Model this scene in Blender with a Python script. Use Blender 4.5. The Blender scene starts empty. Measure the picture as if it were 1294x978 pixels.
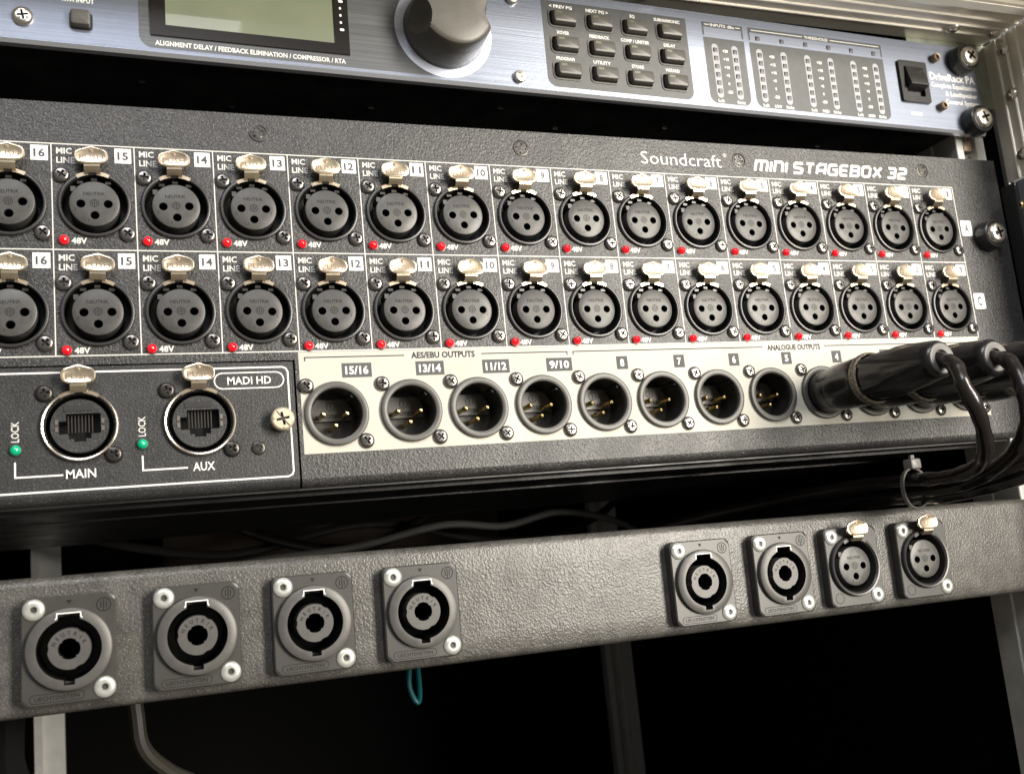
import bpy, bmesh, math, random
from mathutils import Matrix, Vector, geometry
random.seed(7)
S = 0.001                                  # all shape numbers below are millimetres
sc = bpy.context.scene
C = sc.collection
# ------------------------------------------------------------------ camera
cd = bpy.data.cameras.new('camera'); cam = bpy.data.objects.new('camera', cd); C.objects.link(cam); sc.camera = cam
cd.sensor_width = 36; cd.lens = 36*1254.435/1294; cd.clip_start = 0.01; cd.clip_end = 20
R = ((0.932976, -0.346127, -0.09875), (-0.033804, 0.188882, -0.981418), (0.358347, 0.918978, 0.164522))
rx, ry, rz = Vector(R[0]), -Vector(R[1]), -Vector(R[2])
cp = Vector((-168.796, -334.779, -125.864))*S
cam.matrix_world = Matrix(((rx.x, ry.x, rz.x, cp.x), (rx.y, ry.y, rz.y, cp.y), (rx.z, ry.z, rz.z, cp.z), (0, 0, 0, 1)))
cd.dof.use_dof = True; cd.dof.focus_distance = 0.37; cd.dof.aperture_fstop = 22
# ------------------------------------------------------------------ light
w = bpy.data.worlds.new('World'); sc.world = w; w.use_nodes = True
nt = w.node_tree; bg = nt.nodes['Background']
bg.inputs[1].default_value = 0.24
tc = nt.nodes.new('ShaderNodeTexCoord'); sx = nt.nodes.new('ShaderNodeSeparateXYZ'); rp = nt.nodes.new('ShaderNodeValToRGB')
nt.links.new(tc.outputs['Generated'], sx.inputs[0])
mr = nt.nodes.new('ShaderNodeMapRange'); mr.inputs[1].default_value = -1; mr.inputs[2].default_value = 1
nt.links.new(sx.outputs[2], mr.inputs[0]); nt.links.new(mr.outputs[0], rp.inputs[0]); nt.links.new(rp.outputs[0], bg.inputs[0])
rp.color_ramp.elements[0].color = (0.66, 0.58, 0.47, 1); rp.color_ramp.elements[1].color = (0.76, 0.77, 0.80, 1)

def lamp(name, loc, aim, size, power, col):
    l = bpy.data.lights.new(name, 'AREA'); l.shape = 'RECTANGLE'; l.size, l.size_y = size; l.energy = power; l.color = col
    o = bpy.data.objects.new(name, l); C.objects.link(o); o.location = Vector(loc)
    o.rotation_euler = (Vector(aim)-Vector(loc)).to_track_quat('-Z', 'Y').to_euler(); return o
lamp('key_light', (0.64, -1.05, 0.12), (0.02, 0, -0.04), (0.32, 0.80), 28, (1.0, 0.93, 0.82))  # key lamp from the right front, stretched tall to suit the highlights
lamp('fill_light', (-0.30, -1.2, 1.0), (-0.05, 0, 0), (0.8, 0.5), 11, (0.96, 0.97, 1.0))  # fill lamp added above the camera, not a known fixture
sc.view_settings.view_transform = 'Standard'; sc.view_settings.look = 'None'
sc.view_settings.exposure = 0.28; sc.view_settings.gamma = 1; sc.view_settings.use_curve_mapping = False

# ------------------------------------------------------------------ materials
def mat(name, col, rough=.5, metal=0, bump=0, bscale=2000, bdist=.0002, stretch=None, cvar=0, cscale=300, rvar=0, emit=0, coat=0, spec=.5, kind='noise', speck=0, ovar=0):
    m = bpy.data.materials.new(name); m.use_nodes = True; t = m.node_tree; n = t.nodes; L = t.links.new
    b = n['Principled BSDF']
    b.inputs['Base Color'].default_value = (*col, 1); b.inputs['Roughness'].default_value = rough; b.inputs['Metallic'].default_value = metal
    b.inputs['Coat Weight'].default_value = coat; b.inputs['Specular IOR Level'].default_value = spec
    if emit: b.inputs['Emission Color'].default_value = (*col, 1); b.inputs['Emission Strength'].default_value = emit
    tcn = n.new('ShaderNodeTexCoord'); src = tcn.outputs['Object']
    if stretch:
        mp = n.new('ShaderNodeMapping'); mp.inputs['Scale'].default_value = stretch; L(src, mp.inputs[0]); src = mp.outputs[0]
    if bump:
        if kind == 'noise':
            tx = n.new('ShaderNodeTexNoise'); tx.inputs['Scale'].default_value = bscale; tx.inputs['Detail'].default_value = 3; out = tx.outputs[0]
        else:
            tx = n.new('ShaderNodeTexVoronoi'); tx.inputs['Scale'].default_value = bscale; tx.feature = 'SMOOTH_F1'; out = tx.outputs[0]
            nz = n.new('ShaderNodeTexNoise'); nz.inputs['Scale'].default_value = bscale*.7; L(src, nz.inputs[0])
            va = n.new('ShaderNodeVectorMath'); va.operation = 'SCALE'; va.inputs[3].default_value = 1.6/bscale; L(nz.outputs[1], va.inputs[0])
            vb = n.new('ShaderNodeVectorMath'); L(src, vb.inputs[0]); L(va.outputs[0], vb.inputs[1]); L(vb.outputs[0], tx.inputs['Vector'])
        if kind == 'noise': L(src, tx.inputs['Vector'])
        bp = n.new('ShaderNodeBump'); bp.inputs['Strength'].default_value = bump; bp.inputs['Distance'].default_value = bdist
        L(out, bp.inputs['Height']); L(bp.outputs[0], b.inputs['Normal'])
    if cvar:
        tx2 = n.new('ShaderNodeTexNoise'); tx2.inputs['Scale'].default_value = cscale; tx2.inputs['Detail'].default_value = 5; L(src, tx2.inputs['Vector'])
        mx = n.new('ShaderNodeMix'); mx.data_type = 'RGBA'
        mx.inputs[6].default_value = (*[c*(1-cvar) for c in col], 1); mx.inputs[7].default_value = (*[min(1, c*(1+cvar)) for c in col], 1)
        ct = n.new('ShaderNodeMapRange'); ct.inputs[1].default_value = .3; ct.inputs[2].default_value = .7
        L(tx2.outputs[0], ct.inputs[0]); L(ct.outputs[0], mx.inputs[0]); last = mx.outputs[2]
        if speck:                                  # fine pale grain of a powder coat
            t3 = n.new('ShaderNodeTexNoise'); t3.inputs['Scale'].default_value = 2300; t3.inputs['Detail'].default_value = 1; L(src, t3.inputs['Vector'])
            m3 = n.new('ShaderNodeMapRange'); m3.inputs[1].default_value = .56; m3.inputs[2].default_value = .72; L(t3.outputs[0], m3.inputs[0])
            x3 = n.new('ShaderNodeMix'); x3.data_type = 'RGBA'; L(m3.outputs[0], x3.inputs[0]); L(last, x3.inputs[6])
            x3.inputs[7].default_value = (*[c+speck for c in col], 1); last = x3.outputs[2]
        L(last, b.inputs['Base Color'])
    if ovar:                                       # alike pieces differ a little in shade and polish
        oi = n.new('ShaderNodeObjectInfo'); hv = n.new('ShaderNodeHueSaturation'); mo = n.new('ShaderNodeMapRange')
        mo.inputs[3].default_value = 1-ovar; mo.inputs[4].default_value = 1+ovar; L(oi.outputs['Random'], mo.inputs[0]); L(mo.outputs[0], hv.inputs['Value'])
        mh = n.new('ShaderNodeMapRange'); mh.inputs[3].default_value = .5-.05*ovar; mh.inputs[4].default_value = .5+.05*ovar; L(oi.outputs['Random'], mh.inputs[0]); L(mh.outputs[0], hv.inputs['Hue'])
        if b.inputs['Base Color'].is_linked: L(b.inputs['Base Color'].links[0].from_socket, hv.inputs['Color'])
        else: hv.inputs['Color'].default_value = (*col, 1)
        L(hv.outputs[0], b.inputs['Base Color'])
        mr_ = n.new('ShaderNodeMapRange'); mr_.inputs[3].default_value = rough*(1+.5*ovar); mr_.inputs[4].default_value = rough*(1-.5*ovar); L(oi.outputs['Random'], mr_.inputs[0]); L(mr_.outputs[0], b.inputs['Roughness'])
    if rvar:
        tx4 = n.new('ShaderNodeTexNoise'); tx4.inputs['Scale'].default_value = 60; tx4.inputs['Detail'].default_value = 6
        L(tcn.outputs['Object'], tx4.inputs['Vector'])
        m4 = n.new('ShaderNodeMapRange'); m4.inputs[1].default_value = .3; m4.inputs[2].default_value = .7
        m4.inputs[3].default_value = max(.05, rough-rvar); m4.inputs[4].default_value = rough+rvar
        L(tx4.outputs[0], m4.inputs[0]); L(m4.outputs[0], b.inputs['Roughness'])
    return m
M = dict(
    panel=mat('black_powder_coat', (.022, .021, .021), .40, 0, .8, 1300, .0003, cvar=.3, cscale=120, rvar=.07, speck=.10),
    module=mat('black_module_coat', (.019, .019, .019), .43, 0, .6, 1500, .0002, cvar=.25, cscale=150, rvar=.05, speck=.05),
    leather=mat('black_wrinkle_paint', (.060, .056, .050), .37, 0, .5, 1400, .00027, cvar=.35, cscale=140, kind='vor', rvar=.05, speck=.10),
    blueal=mat('brushed_blue_aluminium', (.215, .24, .30), .37, .7, .45, 500, .0001, stretch=(.03, 1, 5), cvar=.14, cscale=420),
    lipal=mat('lit_edge_aluminium', (.72, .75, .82), .3, .9, .2, 500, .0001, stretch=(.04, 1, 3)),
    dial=mat('bright_dial_ring', (.62, .66, .78), .4, .6, .2, 500, .0001, stretch=(.04, 1, 3), cvar=.1, cscale=400),
    brushg=mat('dark_brushed_field', (.11, .115, .12), .38, .55, .4, 500, .0001, stretch=(.04, 1, 3), cvar=.2, cscale=420),
    greypr=mat('dark_grey_print', (.062, .066, .068), .42, 0, .2, 900, .0001, cvar=.12, cscale=300),
    blkpr=mat('black_window', (.010, .008, .007), .3, 0, spec=.25),
    lcd=mat('green_lcd', (.16, .18, .12), .35, 0, cvar=.07, cscale=60, coat=.4),
    silver=mat('cream_silver_print', (.50, .485, .42), .55, 0, .3, 1800, .0001, cvar=.07, cscale=40, rvar=.06, spec=.3),
    white=mat('white_print', (.80, .79, .76), .5), offwhite=mat('grey_white_print', (.66, .65, .61), .5),
    tagg=mat('grey_print_box', (.11, .11, .11), .75, spec=.1), ink=mat('dark_ink', (.05, .05, .06), .5),
    line=mat('grey_ink_line', (.05, .05, .065), .8, spec=.05),
    shell=mat('black_zinc_shell', (.045, .044, .044), .33, .35, .1, 2500, .00005),
    dark=mat('black_cavity', (.006, .006, .006), .4),
    face=mat('dark_grey_nylon', (.050, .048, .045), .42, 0, .2, 1500, .0001, cvar=.18, cscale=400, ovar=.2),
    emb=mat('embossed_mark', (.012, .011, .011), .55, spec=.2),
    ring=mat('grey_connector_ring', (.078, .075, .070), .42, .1, .2, 1800, .0001, cvar=.1, cscale=300),
    plate=mat('grey_nylon_flange', (.040, .038, .035), .38, 0, .2, 1800, .0001, cvar=.1, cscale=200),
    nickel=mat('warm_nickel_latch', (.60, .51, .38), .27, .9, .3, 420, .0001, cvar=.22, cscale=260, ovar=.22),
    nickel2=mat('nickel_ring', (.62, .56, .48), .25, 1, .1, 900, .0001),
    stamp=mat('stamped_mark', (.22, .16, .11), .45, .5), contact=mat('dull_contacts', (.022, .018, .014), .5, .2),
    screwb=mat('black_nickel_screw', (.20, .19, .18), .25, .9), screwk=mat('black_screw', (.06, .055, .05), .3, .7),
    screwn=mat('nickel_screw', (.78, .73, .66), .25, 1, .15, 900, .0001), slot=mat('screw_slot', (.02, .018, .016), .5),
    thumb=mat('brass_thumb_screw', (.80, .70, .52), .32, .8, .1, 900, .0001, cvar=.1, cscale=300),
    red=mat('red_led', (.80, .004, .012), .15, emit=.35, coat=.6), green=mat('green_led', (.0, .36, .17), .15, emit=.25, coat=.6),
    gold=mat('gold_pin', (.95, .72, .32), .22, 1), plastic=mat('black_plastic', (.020, .020, .020), .3, 0, .1, 900, .0001, coat=.1),
    button=mat('black_rubber_button', (.085, .080, .072), .42, 0, .15, 1500, .0001), btnled=mat('button_lens', (.10, .11, .06), .3),
    knob=mat('soft_touch_knob', (.080, .074, .062), .40, .1, .35, 1500, .0001, cvar=.08, cscale=200),
    capsule=mat('light_grey_print', (.36, .37, .40), .5), window=mat('led_window', (.11, .10, .12), .3),
    rivet=mat('white_rivet', (.60, .61, .57), .30, .6, .2, 900, .0001, cvar=.15, cscale=500), alu=mat('worn_extrusion_aluminium', (.84, .79, .69), .38, .55, .25, 500, .0001, stretch=(.08, 1, 1), cvar=.16, cscale=160, rvar=.08),
    aluv=mat('worn_side_aluminium', (.82, .77, .67), .38, .55, .25, 500, .0001, stretch=(1, 1, .08), cvar=.16, cscale=160, rvar=.08),
    bead=mat('highlight_bead', (.95, .92, .84), .35, 0), rail=mat('lit_rack_rail', (.80, .80, .77), .35, .3, cvar=.06, cscale=120),
    railg=mat('shaded_rail_side', (.50, .48, .43), .45, .3, cvar=.12, cscale=90), bracket=mat('grey_green_bracket', (.33, .36, .30), .45, .4, cvar=.15, cscale=120),
    case=mat('black_case_lining', (.004, .004, .004), .9, spec=.1), chassis=mat('black_chassis', (.010, .009, .009), .40, 0, .3, 600, .0002, cvar=.6, cscale=80, rvar=.1),
    rubber=mat('black_rubber_cable', (.012, .009, .008), .26, 0, .5, 170, .0006, cvar=.5, cscale=60), boot=mat('black_plug_shell', (.014, .013, .013), .24, .1, .1, 900, .0001),
    bootr=mat('grey_boot_end', (.11, .105, .10), .5), gritty=mat('knurled_ring', (.20, .17, .13), .4, .6, 1, 1400, .0005, cvar=.8, cscale=1500),
    brass=mat('brass_eyelet', (.70, .50, .26), .3, 1), clear=mat('grey_tie_head', (.22, .22, .20), .35), tie=mat('pale_cable_tie', (.16, .15, .14), .3, coat=.3),
    foam=mat('grey_soft_lining', (.14, .14, .15), .5, 0, .2, 300, .0003), wood=mat('brown_floor_wood', (.055, .032, .018), .6, cvar=.4, cscale=30),
    greyc=mat('pale_cable_skin', (.16, .16, .15), .5), teal=mat('teal_cable_skin', (.0, .08, .09), .4), darkc=mat('dark_cable_skin', (.03, .028, .026), .4), olive=mat('grey_brown_cable_skin', (.04, .037, .030), .45),
    rust=mat('worn_brown_edge', (.075, .045, .030), .6, .2, cvar=.6, cscale=500),
)
# ------------------------------------------------------------------ mesh builder
class MB:
    def __init__(s): s.v = []; s.f = []; s.m = []; s.mats = []
    def mi(s, m):
        if m not in s.mats: s.mats.append(m)
        return s.mats.index(m)
    def add(s, vs, fs, m):
        k = len(s.v); i = s.mi(m); s.v += [tuple(v) for v in vs]
        for f in fs: s.f.append(tuple(k+a for a in f)); s.m.append(i)
    def box(s, x0, x1, y0, y1, z0, z1, m):
        vs = [(x, y, z) for x in (x0, x1) for y in (y0, y1) for z in (z0, z1)]
        s.add(vs, [(0, 1, 3, 2), (4, 6, 7, 5), (0, 4, 5, 1), (2, 3, 7, 6), (0, 2, 6, 4), (1, 5, 7, 3)], m)
    def loft(s, rings, m, cap0=True, cap1=False, closed=True):
        n = len(rings[0]); vs = [p for r in rings for p in r]; fs = []
        for a in range(len(rings)-1):
            for i in range(n if closed else n-1):
                j = (i+1) % n; fs.append((a*n+i, (a+1)*n+i, (a+1)*n+j, a*n+j))
        if cap0: fs.append(tuple(range(n)))
        if cap1: fs.append(tuple(reversed([(len(rings)-1)*n+i for i in range(n)])))
        s.add(vs, fs, m)
    def prism(s, outs, m, cap1=False):            # outs: [(outline2d, y), ...] front to back
        s.loft([[(p[0], y, p[1]) for p in o] for o, y in outs], m, True, cap1)
    def lathe(s, prof, m, cx=0, cz=0, n=32, cap0=False, cap1=False, a0=0, a1=2*math.pi):
        full = abs(a1-a0-2*math.pi) < 1e-6; k = n if full else n+1
        rings = [[(cx+r*math.cos(a0+(a1-a0)*i/n), y, cz+r*math.sin(a0+(a1-a0)*i/n)) for i in range(k)] for r, y in prof]
        s.loft(rings, m, cap0, cap1, closed=full)
    def plate(s, outline, holes, y0, y1, m, mw=None):
        bm = bmesh.new(); es = []
        for lp in [outline]+holes:
            vv = [bm.verts.new((p[0], y0, p[1])) for p in lp]
            es += [bm.edges.new((vv[i], vv[(i+1) % len(vv)])) for i in range(len(vv))]
        bmesh.ops.triangle_fill(bm, use_beauty=True, use_dissolve=False, edges=es, normal=(0, -1, 0))
        bm.verts.index_update(); s.add([v.co for v in bm.verts], [tuple(v.index for v in (f.verts if f.normal.y < 0 else reversed(f.verts))) for f in bm.faces], m); bm.free()
        if y1 is not None:
            for lp in [outline]+holes:
                s.loft([[(p[0], y0, p[1]) for p in lp], [(p[0], y1, p[1]) for p in lp]], mw or m, False, False)
    def sheet(s, outline, y, m): s.add([(p[0], y, p[1]) for p in outline], [tuple(range(len(outline)))], m)
    def tube(s, path, r, m, n=10, sub=6, caps=True):
        P = [Vector(p) for p in path]; Q = []
        for i in range(len(P)-1):
            a, b, c, d = P[max(i-1, 0)], P[i], P[i+1], P[min(i+2, len(P)-1)]
            for k in range(sub):
                t = k/sub; Q.append(.5*((2*b)+(-a+c)*t+(2*a-5*b+4*c-d)*t*t+(-a+3*b-3*c+d)*t**3))
        Q.append(P[-1]); rings = []; up = Vector((0, 0, 1)); u = None
        for i, q in enumerate(Q):
            d = (Q[min(i+1, len(Q)-1)]-Q[max(i-1, 0)]).normalized()
            if u is None: u = d.cross(up if abs(d.z) < .9 else Vector((1, 0, 0))).normalized()
            u = (u-d*u.dot(d)).normalized(); v = d.cross(u); rr = r(i/(len(Q)-1)) if callable(r) else r
            rings.append([tuple(q+u*math.cos(2*math.pi*k/n)*rr+v*math.sin(2*math.pi*k/n)*rr) for k in range(n)])
        s.loft(rings, m, caps, caps)
    def mesh(s, name, ang=35):
        me = bpy.data.meshes.new(name); me.from_pydata([(a*S, b*S, c*S) for a, b, c in s.v], [], s.f)
        for m in s.mats: me.materials.append(M[m])
        me.polygons.foreach_set('material_index', s.m); me.polygons.foreach_set('use_smooth', [True]*len(s.f))
        bm = bmesh.new(); bm.from_mesh(me); bmesh.ops.remove_doubles(bm, verts=bm.verts, dist=1e-7)
        bmesh.ops.recalc_face_normals(bm, faces=[f for f in bm.faces]); bm.to_mesh(me); bm.free()
        me.set_sharp_from_angle(angle=math.radians(ang)); me.update(); return me
def put(name, me, parent=None, loc=(0, 0, 0), label=None, roty=0):
    o = bpy.data.objects.new(name, me); C.objects.link(o); o.location = Vector(loc)*S
    if roty: o.rotation_euler = (0, math.radians(roty), 0)
    if parent: o.parent = parent
    if label: o['label'] = label
    return o
def thing(name, label, cat, loc=(0, 0, 0), rot=None, group=None):
    o = bpy.data.objects.new(name, None); C.objects.link(o); o.location = Vector(loc)*S; o.empty_display_size = .02
    if rot:
        v = Vector([math.radians(a) for a in rot]); o.rotation_mode = 'QUATERNION'; o.rotation_quaternion = Matrix.Rotation(v.length, 3, v.normalized()).to_quaternion()
    o['label'] = label; o['category'] = cat
    if group: o['group'] = group
    return o
def circ(cx, cz, r, n=32, ph=0): return [(cx+r*math.cos(2*math.pi*i/n+ph), cz+r*math.sin(2*math.pi*i/n+ph)) for i in range(n)]
def rrect(cx, cz, w, h, r, n=4, corners=(1, 1, 1, 1)):       # corners: TR, TL, BL, BR
    out = []
    for k, (sx_, sz_) in enumerate(((1, 1), (-1, 1), (-1, -1), (1, -1))):
        rr = r if corners[k] else .01
        ox, oz = cx+sx_*(w/2-rr), cz+sz_*(h/2-rr)
        for i in range(n+1):
            a = math.pi/2*(k+i/n); out.append((ox+rr*math.cos(a), oz+rr*math.sin(a)))
    return out
def RB(mb, x0, x1, y0, y1, z0, z1, r, c, m, cap1=False, corners=(1, 1, 1, 1)):
    cx, cz, w_, h_ = (x0+x1)/2, (z0+z1)/2, x1-x0, z1-z0
    mb.prism([(rrect(cx, cz, w_-2*c, h_-2*c, max(r-c, .02), corners=corners), y0), (rrect(cx, cz, w_-c*.6, h_-c*.6, max(r-.3*c, .02), corners=corners), y0+c*.3), (rrect(cx, cz, w_, h_, r, corners=corners), y0+c), (rrect(cx, cz, w_, h_, r, corners=corners), y1)], m, cap1)
# ------------------------------------------------------------------ lettering
_tc = {}
def glyphs(txt, bold):
    k = (txt, bold)
    if k not in _tc:
        cu = bpy.data.curves.new('lettering', 'FONT'); cu.body = txt; cu.size = 1; cu.resolution_u = 2; cu.offset = bold; cu.fill_mode = 'FRONT'
        ob = bpy.data.objects.new('lettering', cu); C.objects.link(ob); bpy.context.view_layer.update()
        dg = bpy.context.evaluated_depsgraph_get(); me = ob.evaluated_get(dg).to_mesh()
        vs = [(v.co.x, v.co.y) for v in me.vertices]; fs = [tuple(p.vertices) for p in me.polygons]
        ob.evaluated_get(dg).to_mesh_clear(); bpy.data.objects.remove(ob); bpy.data.curves.remove(cu)
        _tc[k] = (vs, fs)
    return _tc[k]
CAP = .70
def T(mb, txt, x, z, h, m, y=-.05, w=None, al='c', bold=.0, shear=0, rot=0, mirror=False):
    vs, fs = glyphs(txt, bold)
    if not vs: return
    x0 = min(v[0] for v in vs); x1 = max(v[0] for v in vs)
    sz = h/CAP; sx_ = (w/(x1-x0)) if w else sz*.9
    W = (x1-x0)*sx_; ox = {'c': -W/2, 'l': 0, 'r': -W}[al]; out = []
    ca, sa = math.cos(math.radians(rot)), math.sin(math.radians(rot))
    for a, b in vs:
        px = ox+(a-x0)*sx_+shear*b*sz; pz = b*sz-h/2
        out.append((x+px*ca-pz*sa, y, z+px*sa+pz*ca))
    mb.add(out, fs, m)
def ribbon(mb, pts, t, y, m, closed=False):
    n = len(pts); L = []; Rr = []
    for i in range(n):
        p = Vector(pts[i]); a = Vector(pts[(i-1) % n]) if (closed or i) else None; b = Vector(pts[(i+1) % n]) if (closed or i < n-1) else None
        d1 = (p-a).normalized() if a is not None else (b-p).normalized(); d2 = (b-p).normalized() if b is not None else d1
        n1 = Vector((-d1.y, d1.x)); n2 = Vector((-d2.y, d2.x)); k = (n1+n2).normalized(); l = t/2/max(.4, k.dot(n1))
        L.append(p+k*l); Rr.append(p-k*l)
    vs = [(p.x, y, p.y) for p in L]+[(p.x, y, p.y) for p in Rr]; fs = []
    for i in range(n if closed else n-1):
        j = (i+1) % n; fs.append((i, j, n+j, n+i))
    mb.add(vs, fs, m)
TECH = {'M': (1.25, [[(0, 0), (0, 1), (1.1, 1), (1.25, .85), (1.25, 0)], [(.62, 0), (.62, .92)]]), 'I': (0, [[(0, 0), (0, 1)]]),
        'N': (.85, [[(0, 0), (0, 1), (.7, 1), (.85, .85), (.85, 0)]]),
        'S': (.9, [[(.9, 1), (.12, 1), (0, .88), (0, .62), (.12, .52), (.78, .48), (.9, .38), (.9, .12), (.78, 0), (0, 0)]]),
        'T': (.85, [[(0, 1), (.85, 1)], [(.42, .92), (.42, 0)]]), 'A': (.9, [[(0, 0), (0, .75), (.25, 1), (.9, 1), (.9, 0)], [(.08, .38), (.82, .38)]]),
        'G': (.9, [[(.9, 1), (.15, 1), (0, .85), (0, .15), (.15, 0), (.9, 0), (.9, .5), (.45, .5)]]),
        'E': (.85, [[(.85, 1), (.15, 1), (0, .85), (0, .15), (.15, 0), (.85, 0)], [(.08, .5), (.8, .5)]]),
        'B': (.9, [[(.1, .52), (.8, .52), (.88, .62), (.88, .9), (.78, 1), (0, 1), (0, 0), (.8, 0), (.9, .1), (.9, .38), (.82, .45)]]),
        'O': (.9, [[(.15, 0), (0, .15), (0, .85), (.15, 1), (.75, 1), (.9, .85), (.9, .15), (.75, 0), (.15, 0)]]),
        'X': (.9, [[(0, 1), (.9, 0)], [(0, 0), (.9, 1)]]), '3': (.85, [[(0, 1), (.75, 1), (.85, .9), (.85, .6), (.75, .5), (.25, .5)], [(.75, .48), (.85, .38), (.85, .1), (.75, 0), (0, 0)]]),
        '2': (.85, [[(0, 1), (.75, 1), (.85, .9), (.85, .6), (.72, .5), (.12, .45), (0, .35), (0, 0), (.85, 0)]])}
def tech(mb, txt, x0, x1, z, h, m, y, shear=.32, t=.27):
    W = 0
    for c in txt: W += (.45 if c == ' ' else TECH[c][0]+.42)
    W -= .42; k = (x1-x0)/W; x = 0; q = 0
    for c in txt:
        if c == ' ': x += .45; continue
        for st in TECH[c][1]:
            q += 1; ribbon(mb, [(x0+(x+a)*k+shear*b*h, z-h/2+b*h) for a, b in st], t*h, y-.004*(q % 3), m)
        x += TECH[c][0]+.42
# ------------------------------------------------------------------ small hardware
def cross(r, w): return [(w, w), (w, r), (-w, r), (-w, w), (-r, w), (-r, -w), (-w, -w), (-w, -r), (w, -r), (w, -w), (r, -w), (r, w)]
def rot2(pts, a): c, s_ = math.cos(a), math.sin(a); return [(x*c-z*s_, x*s_+z*c) for x, z in pts]
def screw_mesh(name, r, h, m, a=.4, slot='slot', base=0, n=20):
    mb = MB(); mb.plate(circ(0, 0, r*.66, n), [rot2(cross(r*.52, r*.12), a)], base-h, None, m)
    cr = rot2(cross(r*.52, r*.12), a)
    mb.loft([[(p[0], base-h, p[1]) for p in cr], [(p[0]*.7, base-h*.35, p[1]*.7) for p in cr]], slot, False, True)
    mb.lathe([(r*.66, base-h), (r*.85, base-h*.82), (r*.96, base-h*.5), (r, base-h*.2), (r, base)], m, n=n)
    return mb.mesh(name)
me_screw = [screw_mesh('socket_screw', 2.75, 1.5, 'screwb', a) for a in (.3, .75, 1.2)]
me_screwk = [screw_mesh('socket_screw_black', 2.75, 1.4, 'screwk', a) for a in (.2, .9)]
def latch_mesh(zc, y, name, ztop):               # spring latch: thumb tab, neck, two arms on the shell
    mb = MB(); w_, h_ = 5.15, 2.75
    o = []
    for i in range(36):
        a = 2*math.pi*i/36; ca, sa = math.cos(a), math.sin(a)
        px = w_*math.copysign(abs(ca)**.62, ca); pz = h_*math.copysign(abs(sa)**.75, sa)
        pz += .75*math.exp(-(px/1.7)**2) if sa > 0 else 0
        o.append((px, zc+pz))
    ins = [(p[0]*.90, zc+(p[1]-zc)*.86) for p in o]; ins2 = [(p[0]*.8, zc+(p[1]-zc)*.72) for p in o]
    mb.prism([(ins2, y+.12), (ins, y-.08), ([(p[0]*.97, zc+(p[1]-zc)*.96) for p in o], y), (o, y+.3), (o, y+.8)], 'nickel', True)
    zb = zc-h_+.6; nw = 2.45
    pr = [(zb, y+.25, nw*.95), (zb-1.2, y+.3, nw), (zb-2.4, y+1.3, nw), (ztop+.1, y+2.6, nw*1.05)]
    rg = [[(-w1, yy, zz), (w1, yy, zz), (w1, yy+.55, zz-.3), (-w1, yy+.55, zz-.3)] for zz, yy, w1 in pr]
    mb.loft(rg, 'nickel', True, True)
    T(mb, 'PUSH', 0, zc-.35, 1.75, 'stamp', y=y+.06, w=7.2, bold=.012)
    mb.lathe([(.75, y+.07), (.5, y-.02)], 'stamp', 0, zc+2.0, n=10, cap1=True)
    return mb, ztop
def arms(mb, r0, r1, y, a0, a1, m='nickel'):
    for s_ in (0, 1):
        A0, A1 = (a0, math.radians(83)) if not s_ else (math.radians(97), a1)
        rings = []
        for k in range(7):
            a = A0+(A1-A0)*k/6; rings.append([(r*math.cos(a), yy, r*math.sin(a)) for r, yy in ((r0, y+.4), (r0, y-.12), (r1, y-.12), (r1, y+.4))])
        mb.loft(rings, m, True, True)
mb, _ = latch_mesh(15.3, -3.0, 'xlr_latch', 10.6); arms(mb, 9.9, 11.1, -.1, math.radians(62), math.radians(118)); me_latch = mb.mesh('release_latch')
# female shell and insert (origin: centre of the insert's face)
def cup(mb, r, y0, depth, m='dark', n=40): mb.lathe([(r, y0), (r, y0+depth), (0.01, y0+depth)], m, n=n)
def female_shell(panel_y, ro=11.25, ri=10.1, fy=0.0, m='shell'):
    mb = MB(); mb.lathe([(ro, panel_y), (ro, fy+.5), (ro-.25, fy+.12), (ro-.6, fy), (ri+.25, fy+.02), (ri, fy+.3), (ri-.05, fy+1.4)], m, n=44)
    cup(mb, ri-.05, fy+1.4, 9)
    for a in (62, 90, 118):                       # latch mechanism glimpsed above the insert
        c_, s_ = math.cos(math.radians(a)), math.sin(math.radians(a)); mb.box(9.2*c_-.9, 9.2*c_+.9, fy+1.6, fy+4, 9.0*s_-.5, 9.0*s_+.4, 'shell')
    return mb
me_fshell = female_shell(1.25).mesh('xlr_input_socket')
def female_insert(y=0):
    mb = MB(); hs = [circ(x, z, 1.42, 14) for x, z in ((-4.15, -.1), (4.15, -.1), (0, -4.0))]
    o = circ(0, 0, 7.35, 44); mb.plate(o, hs, y, None, 'face')
    for h_ in hs: mb.loft([[(p[0], y, p[1]) for p in h_], [(p[0], y+6, p[1]) for p in h_]], 'dark', False, False)
    mb.lathe([(7.35, y), (7.62, y+.12), (7.75, y+.45), (7.75, y+8)], 'face', n=44)
    mb.box(-7.1, -5.6, y+.2, y+6, 4.2, 5.9, 'face')
    T(mb, 'NEUTRIK', 0, 3.35, 1.15, 'emb', y=y-.03, w=6.6, bold=.01)
    ribbon(mb, circ(0, .1, 1.25, 18), .22, y-.03, 'emb', True); ribbon(mb, [(0, -.9), (0, 1.1)], .25, y-.035, 'emb'); ribbon(mb, [(-.6, -.5), (-.6, .7)], .22, y-.035, 'emb'); ribbon(mb, [(.6, -.5), (.6, .7)], .22, y-.035, 'emb')
    for s_, x, z in (('1', 5.9, -1.8), ('2', -5.9, -1.8), ('3', -1.9, -5.6)): T(mb, s_, x, z, 1.0, 'emb', y=y-.03)
    return mb
me_fins = female_insert().mesh('pin_insert')
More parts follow.
